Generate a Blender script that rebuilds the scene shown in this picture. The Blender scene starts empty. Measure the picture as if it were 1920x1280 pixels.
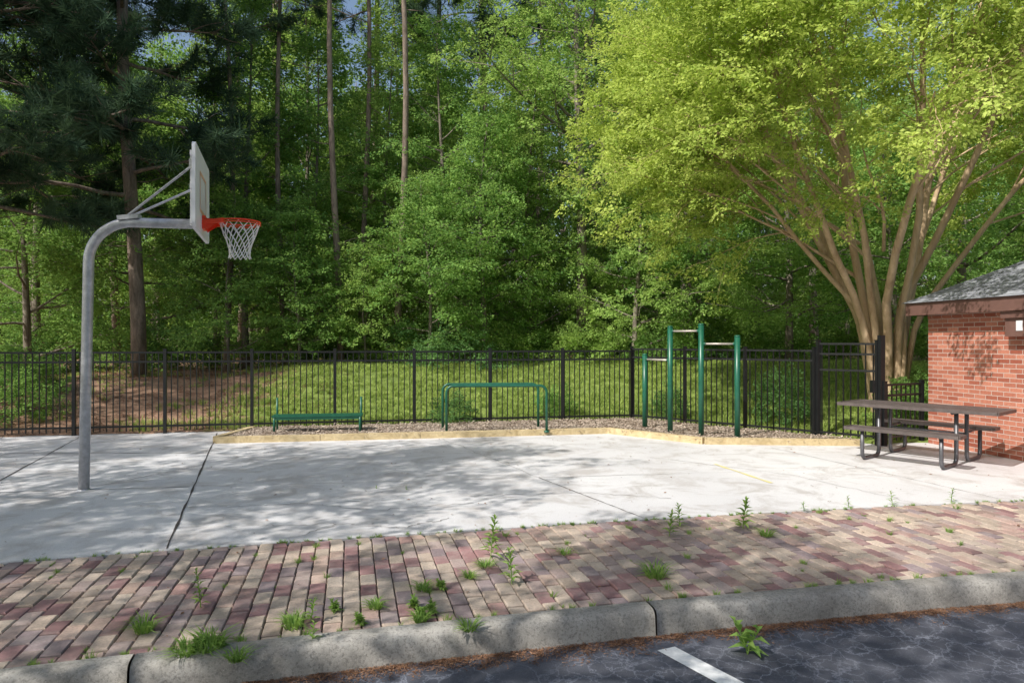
import bpy, math, random
import numpy as np
from mathutils import Vector, Euler, noise
R=random.Random(7); NR=np.random.RandomState(5)
sc=bpy.context.scene
COL=sc.collection
def V(*a): return Vector(a)
def smooth(t):
    t=max(0.0,min(1.0,t)); return t*t*(3-2*t)

# ---------------------------------------------------------------- materials
class NT:
    def __init__(s,name):
        s.m=bpy.data.materials.new(name); s.m.use_nodes=True
        s.t=s.m.node_tree; s.t.nodes.clear()
        s.out=s.n('ShaderNodeOutputMaterial')
    def n(s,typ,**k):
        nd=s.t.nodes.new(typ)
        for a,b in k.items():
            setattr(nd,a,b)
        return nd
    def l(s,a,b): s.t.links.new(a,b)
    def ramp(s,fac,stops,interp='LINEAR'):
        r=s.n('ShaderNodeValToRGB'); cr=r.color_ramp; cr.interpolation=interp
        while len(cr.elements)<len(stops): cr.elements.new(0.5)
        for e,(p,c) in zip(cr.elements,stops):
            e.position=p; e.color=(c[0],c[1],c[2],1) if hasattr(c,'__len__') else (c,c,c,1)
        s.l(fac,r.inputs[0]); return r.outputs[0]
    def noise(s,scale,detail=4,rough=.6,vec=None,dist=0):
        nd=s.n('ShaderNodeTexNoise'); nd.inputs['Scale'].default_value=scale
        nd.inputs['Detail'].default_value=detail; nd.inputs['Roughness'].default_value=rough
        nd.inputs['Distortion'].default_value=dist
        if vec is not None: s.l(vec,nd.inputs['Vector'])
        return nd.outputs['Fac']
    def mix(s,f,a,b,mode='MIX'):
        m=s.n('ShaderNodeMix',data_type='RGBA',blend_type=mode)
        for i,v in ((0,f),(6,a),(7,b)):
            if hasattr(v,'is_output'): s.l(v,m.inputs[i])
            elif i==0: m.inputs[0].default_value=v
            else: m.inputs[i].default_value=(v[0],v[1],v[2],1)
        return m.outputs[2]
    def math(s,op,a,b=None):
        m=s.n('ShaderNodeMath',operation=op)
        for i,v in ((0,a),(1,b)):
            if v is None: continue
            if hasattr(v,'is_output'): s.l(v,m.inputs[i])
            else: m.inputs[i].default_value=v
        return m.outputs[0]
    def coord(s,which='Object'):
        return s.n('ShaderNodeTexCoord').outputs[which]
    def bsdf(s,col,rough=.8,metal=0,bump=None,bs=.3,bd=.01,spec=.3):
        p=s.n('ShaderNodeBsdfPrincipled')
        if hasattr(col,'is_output'): s.l(col,p.inputs['Base Color'])
        else: p.inputs['Base Color'].default_value=(col[0],col[1],col[2],1)
        if hasattr(rough,'is_output'): s.l(rough,p.inputs['Roughness'])
        else: p.inputs['Roughness'].default_value=rough
        p.inputs['Metallic'].default_value=metal
        p.inputs['Specular IOR Level'].default_value=spec
        if bump is not None:
            b=s.n('ShaderNodeBump'); b.inputs['Strength'].default_value=bs; b.inputs['Distance'].default_value=bd
            s.l(bump,b.inputs['Height']); s.l(b.outputs[0],p.inputs['Normal'])
        s.l(p.outputs[0],s.out.inputs[0]); return p

def mat_simple(name,c,rough=.5,metal=0,var=.25,scale=8,spec=.4):
    t=NT(name); co=t.coord(); f=t.noise(scale,4,.65,co)
    lo=[x*(1-var) for x in c]; hi=[min(1,x*(1+var)) for x in c]
    t.bsdf(t.ramp(f,[(.3,lo),(.7,hi)]),rough,metal,spec=spec)
    return t.m
def mat_leaf(name,dark,light,trans,tf=.4):
    t=NT(name)
    f=t.n('ShaderNodeAttribute',attribute_name='rnd').outputs['Fac']
    c=t.ramp(f,[(.1,dark),(.85,light)])
    d=t.n('ShaderNodeBsdfDiffuse'); t.l(c,d.inputs[0])
    tr=t.n('ShaderNodeBsdfTranslucent')
    t.l(t.ramp(f,[(.1,[x*.6 for x in trans]),(.85,trans)]),tr.inputs[0])
    ms=t.n('ShaderNodeMixShader'); ms.inputs[0].default_value=tf
    t.l(d.outputs[0],ms.inputs[1]); t.l(tr.outputs[0],ms.inputs[2]); t.l(ms.outputs[0],t.out.inputs[0])
    return t.m

def mat_concrete():
    t=NT('court_concrete'); co=t.coord()
    big=t.noise(.35,3,.6,co); mid=t.noise(1.7,7,.72,co,.8); fine=t.noise(90,2,.7,co); sp=t.noise(28,3,.8,co)
    c=t.ramp(big,[(.3,(.58,.57,.585)),(.7,(.74,.73,.74))])
    c=t.mix(t.ramp(mid,[(.36,.9),(.52,0)]),c,(.47,.44,.425))
    c=t.mix(t.ramp(mid,[(.6,0),(.78,.6)]),c,(.80,.79,.78))
    c=t.mix(t.ramp(fine,[(.35,.3),(.6,0)]),c,(.36,.35,.34))
    c=t.mix(t.ramp(sp,[(.3,.6),(.38,0)]),c,(.30,.28,.26))
    t.bsdf(c,.85,bump=fine,bs=.3,bd=.006); return t.m
def mat_asphalt():
    t=NT('asphalt'); co=t.coord()
    wn=t.n('ShaderNodeTexNoise'); wn.inputs['Scale'].default_value=5; wn.inputs['Detail'].default_value=6; wn.inputs['Roughness'].default_value=.65; t.l(co,wn.inputs['Vector'])
    vm=t.n('ShaderNodeVectorMath',operation='SCALE'); t.l(wn.outputs['Color'],vm.inputs[0]); vm.inputs['Scale'].default_value=.24
    va=t.n('ShaderNodeVectorMath',operation='ADD'); t.l(co,va.inputs[0]); t.l(vm.outputs[0],va.inputs[1])
    def vor(sc_,w):
        v=t.n('ShaderNodeTexVoronoi',feature='DISTANCE_TO_EDGE'); v.inputs['Scale'].default_value=sc_; t.l(va.outputs[0],v.inputs['Vector'])
        return t.ramp(v.outputs['Distance'],[(0,1),(w,.4),(w*2.4,0)])
    c1=vor(3.8,.011); c2=vor(9.5,.02)
    fine=t.noise(160,2,.8,co); mid=t.noise(1.3,5,.7,co)
    c=t.ramp(mid,[(.3,(.065,.069,.085)),(.7,(.12,.125,.15))])
    c=t.mix(t.ramp(fine,[(.5,0),(.75,.4)]),c,(.25,.25,.28))
    k=t.math('MULTIPLY',c1,t.ramp(t.noise(1.1,3,.6,co),[(.35,.15),(.6,.65)]))
    k2=t.math('MULTIPLY',c2,t.ramp(t.noise(1.4,3,.6,co),[(.38,.1),(.6,.55)]))
    kk=t.math('MAXIMUM',k,k2)
    c=t.mix(kk,c,(.36,.38,.45))
    t.bsdf(c,.95,bump=fine,bs=.4,bd=.006,spec=.12); return t.m
def mat_curb():
    t=NT('curb_concrete'); co=t.coord(); a=t.noise(55,3,.8,co); b=t.noise(2.5,6,.7,co,.3); e=t.noise(140,2,.6,co)
    c=t.ramp(b,[(.3,(.22,.205,.185)),(.5,(.36,.34,.31)),(.72,(.50,.475,.44))])
    c=t.mix(t.ramp(a,[(.36,.6),(.52,0)]),c,(.13,.12,.11))
    c=t.mix(t.ramp(e,[(.6,0),(.72,.5)]),c,(.58,.55,.52))
    t.bsdf(c,.9,bump=a,bs=.5,bd=.007); return t.m
def mat_attr(name,attr,fs=60,amt=.4,rough=.85,bs=.4):
    t=NT(name); co=t.coord(); at=t.n('ShaderNodeAttribute',attribute_name=attr).outputs['Color']
    f=t.noise(fs,3,.7,co); g=t.noise(4,5,.75,co); h=t.noise(1.2,4,.7,co)
    c=t.mix(t.ramp(f,[(.3,amt),(.6,0)]),at,(.12,.10,.085))
    c=t.mix(t.ramp(g,[(.48,0),(.72,.4)]),c,(.56,.50,.45))
    c=t.mix(t.ramp(h,[(.35,.35),(.55,0)]),c,(.20,.165,.15))
    t.bsdf(c,rough,bump=f,bs=bs,bd=.005); return t.m
def mat_brickwall(name,c1,c2,mortar,bw=.205,bh=.068,ms=.01):
    t=NT(name); co=t.coord(); s=t.n('ShaderNodeSeparateXYZ'); t.l(co,s.inputs[0])
    cb=t.n('ShaderNodeCombineXYZ'); t.l(t.math('ADD',s.outputs[0],s.outputs[1]),cb.inputs[0]); t.l(s.outputs[2],cb.inputs[1])
    b=t.n('ShaderNodeTexBrick'); t.l(cb.outputs[0],b.inputs['Vector'])
    for k,v in (('Scale',1),('Mortar Size',ms/2),('Mortar Smooth',.15),('Bias',0),('Brick Width',bw),('Row Height',bh)): b.inputs[k].default_value=v
    b.inputs['Color1'].default_value=(0,0,0,1); b.inputs['Color2'].default_value=(1,1,1,1); b.inputs['Mortar'].default_value=(.5,.5,.5,1)
    c=t.ramp(b.outputs['Color'],[(0,c1),(.5,[(x+y)/2 for x,y in zip(c1,c2)]),(1,c2)])
    f=t.noise(30,4,.7,co); c=t.mix(t.ramp(f,[(.3,.35),(.6,0)]),c,[x*.6 for x in c1])
    c=t.mix(b.outputs['Fac'],c,mortar)
    h=t.math('SUBTRACT',t.math('MULTIPLY',f,.3),b.outputs['Fac'])
    t.bsdf(c,.85,bump=h,bs=.6,bd=.008); return t.m
def mat_terrain():
    t=NT('terrain_ground'); co=t.coord(); at=t.n('ShaderNodeAttribute',attribute_name='zone').outputs['Fac']
    n=t.noise(3,5,.7,co); fn=t.noise(40,3,.8,co)
    g=t.ramp(n,[(.3,(.12,.18,.04)),(.7,(.26,.33,.08))])
    s=t.ramp(fn,[(.3,(.20,.11,.07)),(.55,(.40,.25,.17)),(.75,(.55,.39,.28))])
    c=t.mix(t.ramp(t.math('ADD',at,t.math('MULTIPLY',t.math('SUBTRACT',n,.5),.9)),[(.4,0),(.6,1)]),s,g)
    t.bsdf(c,.95,bump=fn,bs=.8,bd=.03); return t.m
def mat_bark(name,a,b,scale=5,vs=.25):
    t=NT(name); co=t.coord(); mp=t.n('ShaderNodeMapping'); t.l(co,mp.inputs[0]); mp.inputs['Scale'].default_value=(1,1,vs)
    f=t.noise(scale,5,.7,mp.outputs[0],.8)
    t.bsdf(t.ramp(f,[(.3,a),(.68,b)]),.9,bump=f,bs=.8,bd=.03); return t.m
def mat_mulch():
    t=NT('mulch_ground'); co=t.coord(); f=t.noise(45,4,.85,co); g=t.noise(2,4,.6,co)
    c=t.ramp(f,[(.3,(.18,.14,.11)),(.5,(.42,.35,.29)),(.7,(.62,.54,.46))])
    c=t.mix(t.ramp(g,[(.4,0),(.7,.4)]),c,(.30,.22,.17))
    t.bsdf(c,.95,bump=f,bs=1,bd=.03); return t.m

M={}
M['court']=mat_concrete(); M['asphalt']=mat_asphalt(); M['curb']=mat_curb()
M['paver']=mat_attr('paver_clay','bcol'); M['sand']=mat_simple('joint_sand',(.07,.058,.042),.95,var=.5,scale=20)
M['brick']=mat_brickwall('wall_brick',(.33,.095,.06),(.60,.25,.17),(.56,.48,.43))
M['shingle']=mat_brickwall('roof_shingle',(.18,.185,.21),(.36,.37,.41),(.10,.10,.11),.25,.06,.006)
M['terrain']=mat_terrain(); M['mulch']=mat_mulch()
M['black']=mat_simple('black_painted_metal',(.012,.013,.014),.4,0,.2)
M['green']=mat_simple('green_painted_metal',(.011,.10,.06),.35,0,.2,spec=.5)
M['galv']=mat_simple('galvanized_steel',(.46,.47,.50),.42,.55,.22,14)
M['bar']=mat_simple('steel_bar',(.46,.42,.38),.45,.4,.2)
M['white']=mat_simple('white_board_paint',(.76,.77,.8),.4,0,.06,3)
M['orange']=mat_simple('orange_rim_paint',(.80,.06,.018),.4,0,.12)
M['net']=mat_simple('net_cord',(.8,.8,.78),.8,0,.05)
M['timber']=mat_bark('timber',(.42,.32,.17),(.66,.54,.33),6,1)
M['fascia']=mat_simple('fascia_brown',(.16,.085,.07),.6,0,.15)
M['pine_bark']=mat_bark('pine_bark',(.09,.07,.055),(.32,.25,.20),7,.3)
M['bark']=mat_bark('bark',(.09,.075,.06),(.30,.26,.21),7,.3)
M['myrtle_bark']=mat_bark('myrtle_bark',(.36,.24,.14),(.68,.51,.33),4,.2)
M['joint']=mat_simple('joint_dark',(.07,.06,.055),.95,0,.4)
M['crack']=mat_simple('crack_dark',(.30,.28,.265),.95,0,.4,4)
M['stripe']=mat_simple('white_road_paint',(.8,.8,.8),.7,0,.12,30)
M['yellow']=mat_simple('yellow_paint',(.74,.66,.3),.7,0,.15,30)
M['table']=mat_simple('table_coating',(.11,.09,.085),.45,0,.25)
M['tube']=mat_simple('dark_tube',(.11,.11,.12),.35,.3,.25)
M['l_myrtle']=mat_leaf('leaf_myrtle',(.24,.36,.06),(.58,.68,.19),(.74,.88,.18),.42)
M['l_oak']=mat_leaf('leaf_oak',(.15,.27,.065),(.38,.54,.15),(.55,.76,.18),.42)
M['l_mid']=mat_leaf('leaf_understory',(.09,.20,.055),(.28,.45,.12),(.42,.66,.15),.4)
M['l_dark']=mat_leaf('leaf_dark',(.065,.15,.055),(.18,.32,.11),(.28,.50,.13),.36)
M['l_pine']=mat_leaf('pine_needles',(.03,.065,.04),(.11,.17,.105),(.12,.20,.09),.25)
M['l_grass']=mat_leaf('grass_blades',(.20,.29,.07),(.46,.55,.17),(.50,.64,.16),.35)
M['l_weed']=mat_leaf('weed_leaf',(.15,.28,.07),(.32,.46,.13),(.44,.66,.13),.4)
M['chip']=mat_leaf('wood_chip',(.24,.18,.14),(.64,.54,.45),(.1,.08,.05),.05)
M['litter']=mat_leaf('leaf_litter',(.13,.06,.035),(.42,.25,.16),(.1,.06,.03),.1)

# ---------------------------------------------------------------- mesh builder
class MB:
    def __init__(s): s.v=[]; s.f=[]; s.mi=[]; s.col=[]
    def add(s,vs,fs,mi=0,col=None):
        o=len(s.v); s.v.extend([tuple(x) for x in vs])
        for f in fs: s.f.append(tuple(i+o for i in f)); s.mi.append(mi); s.col.append(col)
    def beam(s,p,q,w,h,mi=0,ref=None,col=None):
        p=Vector(p); q=Vector(q); d=(q-p).normalized()
        up=Vector(ref) if ref is not None else (V(0,0,1) if abs(d.z)<.9 else V(0,1,0))
        sd=d.cross(up).normalized(); up=sd.cross(d).normalized()
        vs=[]
        for c in (p,q):
            for a,b in ((-1,-1),(1,-1),(1,1),(-1,1)): vs.append(c+sd*a*w/2+up*b*h/2)
        s.add(vs,[(0,1,2,3),(7,6,5,4),(0,4,5,1),(1,5,6,2),(2,6,7,3),(3,7,4,0)],mi,col)
    def tube(s,pts,rad,n=8,mi=0,cap=True):
        pts=[Vector(p) for p in pts]
        if not hasattr(rad,'__len__'): rad=[rad]*len(pts)
        vs=[];prev=None
        for i,p in enumerate(pts):
            a=pts[max(0,i-1)]; b=pts[min(len(pts)-1,i+1)]; d=(b-a)
            d=d.normalized() if d.length>1e-9 else V(0,0,1)
            if prev is None: prev=d.orthogonal().normalized()
            x=(prev-d*prev.dot(d)); x=x.normalized() if x.length>1e-6 else d.orthogonal().normalized()
            prev=x; y=d.cross(x)
            for k in range(n):
                an=2*math.pi*k/n; vs.append(p+(x*math.cos(an)+y*math.sin(an))*rad[i])
        fs=[]
        for i in range(len(pts)-1):
            for k in range(n):
                k2=(k+1)%n; fs.append((i*n+k,i*n+k2,(i+1)*n+k2,(i+1)*n+k))
        if cap: fs.append(tuple(range(n-1,-1,-1))); fs.append(tuple((len(pts)-1)*n+k for k in range(n)))
        s.add(vs,fs,mi)
    def mesh(s,name,mats,smooth_=False,colattr=None):
        me=bpy.data.meshes.new(name)
        me.from_pydata(s.v,[],s.f)
        for m in mats: me.materials.append(m)
        me.polygons.foreach_set('material_index',s.mi)
        if smooth_: me.polygons.foreach_set('use_smooth',[True]*len(s.f))
        if colattr:
            at=me.attributes.new(colattr,'FLOAT_COLOR','FACE')
            at.data.foreach_set('color',np.array([(c[0],c[1],c[2],1) for c in s.col],dtype=np.float32).ravel())
        me.update(); return me
    def obj(s,name,mats,parent=None,smooth_=False,colattr=None):
        return link(name,s.mesh(name,mats,smooth_,colattr),parent)
def link(name,me,parent=None):
    ob=bpy.data.objects.new(name,me); COL.objects.link(ob)
    if parent is not None: ob.parent=parent
    return ob
def empty(name):
    e=bpy.data.objects.new(name,None); e.empty_display_size=.3; COL.objects.link(e); return e
def sheet(name,pts,z,mat,thick=0):
    b=MB(); n=len(pts); b.add([(x,y,z) for x,y in pts],[tuple(range(n))])
    if thick:
        b.add([(x,y,z) for x,y in pts]+[(x,y,z-thick) for x,y in pts],[(i,n+i,n+(i+1)%n,(i+1)%n) for i in range(n)])
    return b.obj(name,[mat])

# ---------------------------------------------------------------- leaf templates, baked with numpy
def leafq(p,d,nrm,L,W):
    d=d.normalized(); s=d.cross(nrm).normalized(); nn=s.cross(d)
    return [p,p+d*L*.45+s*W/2+nn*W*.18,p+d*L,p+d*L*.45-s*W/2+nn*W*.18]
def T_spray(n,ll,lw,thick=.12,nv=4,wid=.42,nrand=.7):
    out=[]
    for k in range(nv):
        v=[]
        for i in range(n):
            s=R.random()**.8; w=wid*math.sin(math.pi*min(1,s**.75*.93+.04))+.04
            y=R.uniform(-1,1)*w; z=-.12*s*s-.1*abs(y)+R.gauss(0,thick*.6)
            a=math.copysign(R.uniform(.1,1.3),y)+R.gauss(0,.4)
            d=V(math.cos(a),math.sin(a),R.gauss(-.2,.45)); nr=V(R.gauss(0,nrand),R.gauss(0,nrand),1).normalized()
            q=R.uniform(.7,1.25); v+=leafq(V(s,y,z),d,nr,ll*q,lw*q)
        out.append(np.array([tuple(x) for x in v],dtype=np.float32))
    return out
def T_pine(n=100):
    out=[]
    for k in range(3):
        v=[]
        for i in range(n):
            s=R.random(); p=V(.15+.5*s,0,.05*s); d=V(R.gauss(.55,.5),R.gauss(0,.75),R.gauss(.15,.75)).normalized()
            sd=d.orthogonal().normalized()*.0095; L=R.uniform(.22,.38); v+=[p-sd,p+sd,p+d*L+sd*.3,p+d*L-sd*.3]
        out.append(np.array([tuple(x) for x in v],dtype=np.float32))
    return out
def T_grass(n,h,w,spread,bend):
    out=[]
    for k in range(4):
        v=[]
        for i in range(n):
            a=R.uniform(0,6.28); r=spread*math.sqrt(R.random()); p=V(r*math.cos(a),r*math.sin(a),0)
            hh=h*R.uniform(.5,1.15); o=V(math.cos(a+R.gauss(0,.6)),math.sin(a+R.gauss(0,.6)),0); s=V(-o.y,o.x,0)*w
            m=p+V(0,0,hh*.6)+o*hh*.2*bend; e=p+V(0,0,hh*.9)+o*hh*.75*bend
            v+=[p-s,p+s,m+s*.8,m-s*.8,m-s*.8,m+s*.8,e+s*.15,e-s*.15]
        out.append(np.array([tuple(x) for x in v],dtype=np.float32))
    return out
def T_chip(n,L,W):
    out=[]
    for k in range(5):
        v=[]
        for i in range(n):
            p=V(R.gauss(0,.04),R.gauss(0,.04),R.uniform(0.002,.012)); a=R.uniform(0,6.28)
            v+=leafq(p,V(math.cos(a),math.sin(a),R.gauss(0,.2)),V(R.gauss(0,.3),R.gauss(0,.3),1),L*R.uniform(.5,1.5),W*R.uniform(.6,1.4))
        out.append(np.array([tuple(x) for x in v],dtype=np.float32))
    return out
K={'myr':(T_spray(46,.155,.09,.16),M['l_myrtle']),'oak':(T_spray(46,.15,.09),M['l_oak']),
'mid':(T_spray(46,.15,.095),M['l_mid']),'dark':(T_spray(46,.15,.095),M['l_dark']),
'hedge':(T_spray(46,.17,.12,.2),M['l_mid']),
'pine':(T_pine(),M['l_pine']),'grass':(T_grass(16,.2,.009,.14,.6),M['l_grass']),'wgrass':(T_grass(36,.09,.004,.05,.9),M['l_weed']),
'chip':(T_chip(14,.03,.016),M['chip']),'lit':(T_chip(14,.035,.007),M['litter']),'one':(T_chip(1,.04,.02),M['litter'])}
def bake_mesh(name,items,kind):
    T,mat=K[kind]; n=len(items)
    P=np.array([tuple(i[0]) for i in items],dtype=np.float32); E=np.array([tuple(i[1]) for i in items],dtype=np.float32); S=np.array([i[2] for i in items],dtype=np.float32)
    var=NR.randint(0,len(T),n); vs=[]; rn=[]
    cx,cy,cz=np.cos(E).T; sx,sy,sz=np.sin(E).T
    Rm=np.empty((n,3,3),dtype=np.float32)
    Rm[:,0,0]=cy*cz; Rm[:,0,1]=sx*sy*cz-cx*sz; Rm[:,0,2]=cx*sy*cz+sx*sz
    Rm[:,1,0]=cy*sz; Rm[:,1,1]=sx*sy*sz+cx*cz; Rm[:,1,2]=cx*sy*sz-sx*cz
    Rm[:,2,0]=-sy; Rm[:,2,1]=sx*cy; Rm[:,2,2]=cx*cy
    for k in range(len(T)):
        ix=np.where(var==k)[0]
        if not len(ix): continue
        t=T[k]; v=np.einsum('nij,mj->nmi',Rm[ix],t)*S[ix][:,None,None]+P[ix][:,None,:]
        vs.append(v.reshape(-1,3)); nl=len(t)//4
        rn.append((.5*NR.rand(len(ix))[:,None]+.5*NR.rand(len(ix),nl)).ravel())
    v=np.concatenate(vs).astype(np.float32); r=np.concatenate(rn).astype(np.float32); nf=len(v)//4
    me=bpy.data.meshes.new(name); me.vertices.add(len(v)); me.vertices.foreach_set('co',v.ravel())
    me.loops.add(nf*4); me.loops.foreach_set('vertex_index',np.arange(nf*4,dtype=np.int32))
    me.polygons.add(nf); me.polygons.foreach_set('loop_start',np.arange(nf,dtype=np.int32)*4)
    try: me.polygons.foreach_set('loop_total',np.full(nf,4,dtype=np.int32))
    except Exception: pass
    me.update(calc_edges=True)
    me.attributes.new('rnd','FLOAT','FACE').data.foreach_set('value',r)
    me.materials.append(mat); return me
CNT={}
def scatter(name,items,kind,parent=None):
    CNT[kind]=CNT.get(kind,0)+len(items)
    return link(name,bake_mesh(name,items,kind),parent)

# ---------------------------------------------------------------- layout
def curbY(x):
    if x>6: return curbY(6)+(x-6)*.137
    if x<-6: return curbY(-6)+(x+6)*.353
    return 4.2+.245*x-.009*x*x
def courtY(x):
    if x>8: return courtY(8)+(x-8)*.13
    if x<-8: return courtY(-8)+(x+8)*.32
    return 6.17+.228*x-.006*x*x
F0=V(-7.83,12.2,0); F1=V(2.51,14.3,0); FD=(F1-F0)/7; FL=F0-FD*5
G1=V(5.95,11.0,0); GD=(G1-F1).normalized()
nb=V(-FD.y,FD.x,0).normalized(); nr_=V(-GD.y,GD.x,0)
if nr_.x<0: nr_=-nr_
def fdist(x,y):
    p=V(x,y,0); return (p-F0).dot(nb),(p-F1).dot(nr_)
def gz(x,y):
    a,b=fdist(x,y); bb=b if y>11.35 else -1
    d=max(a,bb)
    if d<=0 and x>-17 and x<14: return -.3
    if y<curbY(x)+.5 : return -.3
    if y<11.35 and -17<x<14: return -.3
    m=smooth((y-11.3)/1.6) if x>5 else 1
    d=max(d,0)
    h=1.02*smooth(d/5.2)*m
    nz=noise.noise(V(x*.25,y*.25,3))*.3+noise.noise(V(x*.9,y*.9,1))*.07
    h+=nz*smooth(d/3)*m
    if x<-4: h-=.25*smooth((-4-x)/4)*smooth(d/3)
    return .02+h
def axis(lo,hi,a,b,st):
    l=list(np.arange(a,b+1e-6,st)); v=a; s=st
    while v>lo: s*=1.5; v-=s; l.insert(0,v)
    v=b; s=st
    while v<hi: s*=1.5; v+=s; l.append(v)
    return l
xs=axis(-500,500,-18,20,.22); ys=axis(-400,600,3,26,.22)
vs=[];zn=[]
for y in ys:
    for x in xs:
        vs.append((x,y,gz(x,y)))
        a,b=fdist(x,y); d=max(a,b)
        z=smooth((x+7.6)/4.2)*(1-smooth((d-7)/2.5)) if y>8 else 1
        if x<-11.5: z=max(z,.3)
        zn.append(z)
nx=len(xs); fs=[(j*nx+i,j*nx+i+1,(j+1)*nx+i+1,(j+1)*nx+i) for j in range(len(ys)-1) for i in range(nx-1)]
me=bpy.data.meshes.new('terrain'); me.from_pydata(vs,[],fs); me.materials.append(M['terrain'])
at=me.attributes.new('zone','FLOAT','POINT'); at.data.foreach_set('value',np.array(zn,dtype=np.float32))
me.polygons.foreach_set('use_smooth',[True]*len(fs))
link('terrain',me)

X=[x*.5 for x in range(-160,161)]
sheet('parking_lot_asphalt',[(x,curbY(x)-.1) for x in X]+[(80,-70),(-80,-70)],-.15,M['asphalt'])
b=MB(); b.add([(.86,4.04,-.145),(.975,4.09,-.145),(2.47,1.68,-.145),(2.355,1.62,-.145)],[(3,2,1,0)])
b.add([(-1.75,3.44,-.145),(-1.645,3.49,-.145),(-.15,1.08,-.145),(-.255,1.02,-.145)],[(3,2,1,0)])
b.obj('parking_stripe',[M['stripe']])
XC=[x*.5 for x in range(-34,29)]
back=[tuple((FL+nb*.12).xy),tuple((F1+nb*.12).xy),tuple((G1+nr_*.12).xy),(6.6,11.45),(14,11.45)]
sheet('basketball_court',[(x,courtY(x)) for x in XC]+back[::-1],0,M['court'],.2)
def ribbon(b,pts,w,z=.004,mi=0,wob=0,sub=1):
    P=[]
    for i in range(len(pts)-1):
        for k in range(sub):
            t=k/sub; P.append(V(pts[i][0]*(1-t)+pts[i+1][0]*t,pts[i][1]*(1-t)+pts[i+1][1]*t,z))
    P.append(V(pts[-1][0],pts[-1][1],z))
    for i in range(1,len(P)-1): P[i]+=V(R.gauss(0,wob),R.gauss(0,wob),0)
    vs=[]
    for i,p in enumerate(P):
        d=(P[min(i+1,len(P)-1)]-P[max(0,i-1)]).normalized(); s=V(-d.y,d.x,0)*w/2*(R.uniform(.4,1.4) if wob else R.uniform(.8,1.2))
        vs+= [p-s,p+s]
    b.add(vs,[(2*i,2*i+2,2*i+3,2*i+1) for i in range(len(P)-1)],mi)
b=MB()
for L,w in (([(-2.8,5.54),(-4.95,11.3),(-5.4,12.5)],.022),([(-5.0,5.1),(-7.6,12.0)],.018),([(1.25,6.5),(.33,8.43)],.010),([(-7.4,7.35),(-3.73,7.9)],.014),([(-9.6,10.2),(-4.55,10.3)],.02),([(5.2,7.3),(4.1,10.8)],.008),([(-4.9,7.75),(-4.2,9.3)],.008)):
    ribbon(b,L,w,.004,0,.004,24)
b.obj('court_expansion_joint',[M['joint']])
b=MB()
for L in ([(-2.6,6.2),(-1.6,6.3),(-1.0,6.15),(-.6,6.5)],[(-3.73,7.9),(.33,8.43),(5,9.1)],[(.33,8.43),(-1.2,11.8)],[(-.6,7.2),(.8,7.6),(1.7,7.3)],[(-4.8,11.0),(1.5,12.0)],[(-4.55,10.3),(-1.0,10.2),(2.2,10.9)],[(-1.6,6.3),(-1.9,5.8)],[(2.0,9.9),(3.5,8.6),(4.2,7.15)],[(-3.3,6.9),(-2.2,7.1),(-1.4,6.8),(-.4,7.1)]):
    ribbon(b,L,.009,.0045,0,.02,16)
b.obj('court_crack',[M['crack']])
b=MB(); ribbon(b,[(2.78,9.35),(3.08,8.1)],.05,.0048,0,.003,10)
b.obj('court_line_yellow',[M['yellow']])
b=MB(); p=V(-2.9,6.95,0)
for i in range(9):
    if i not in (2,5,6): ribbon(b,[p.xy,(p+V(.25,.05,0)).xy],.03,.0052,0,.004,5)
    p=p+V(.35,.07,0)
b.obj('court_line_white',[mat_simple('faded_white',(.8,.8,.81),.8,0,.12,20)])

# pavers
U=V(.973,.23,0); W_=V(-.23,.973,0); O=V(0,5.2,0)
pal=[(.38,.235,.21),(.46,.32,.275),(.52,.41,.33),(.58,.47,.38),(.34,.19,.19),(.42,.32,.295),(.31,.24,.25),(.50,.36,.295),(.55,.45,.37)]
b=MB()
bw,bl,g,gl=.113,.205,.007,.019
for i in range(-100,105):
    for j in range(-16,18):
        u0=i*bw; v0=j*bl+(i%2)*bl/2+R.gauss(0,.004)
        c=O+U*(u0+bw/2)+W_*(v0+bl/2)
        lo=curbY(c.x); hi=courtY(c.x)-.008
        if c.y>hi+.05 or c.y<lo-.05: continue
        col=list(pal[min(8,int(abs(R.gauss(0,1))*3+noise.noise(c*.7)*3+2.2)%9)])
        k=R.uniform(.72,1.16); col=[x*k for x in col]
        z=R.gauss(0,.003)+noise.noise(c*.8)*.01; tx=R.gauss(0,.014); ty=R.gauss(0,.016); rz=R.gauss(0,.012)
        def ring(ins,dz):
            r=[]
            for a,e in ((ins,ins),(bw-g-ins,ins),(bw-g-ins,bl-gl-ins),(ins,bl-gl-ins)):
                p=O+U*(u0+a-rz*(e-bl/2))+W_*(v0+e+rz*(a-bw/2)); p.y=max(curbY(p.x)-.02,min(courtY(p.x)-.01+ (-ins),p.y))
                p.z=z+dz+(a-bw/2)*tx+(e-bl/2)*ty; r.append(p)
            return r
        vs=ring(.006,-.001)+ring(.0,-.009)+ring(0,-.04)
        b.add(vs,[(0,1,2,3)]+[(4*r+4+k,4*r+4+(k+1)%4,4*r+(k+1)%4,4*r+k) for r in (0,1) for k in range(4)],0,col)
b.obj('paver_walkway',[M['paver']],colattr='bcol')
sheet('paver_joint_sand',[(x,curbY(x)-.02) for x in XC]+[(x,courtY(x)) for x in XC][::-1],-.02,M['sand'])

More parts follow.
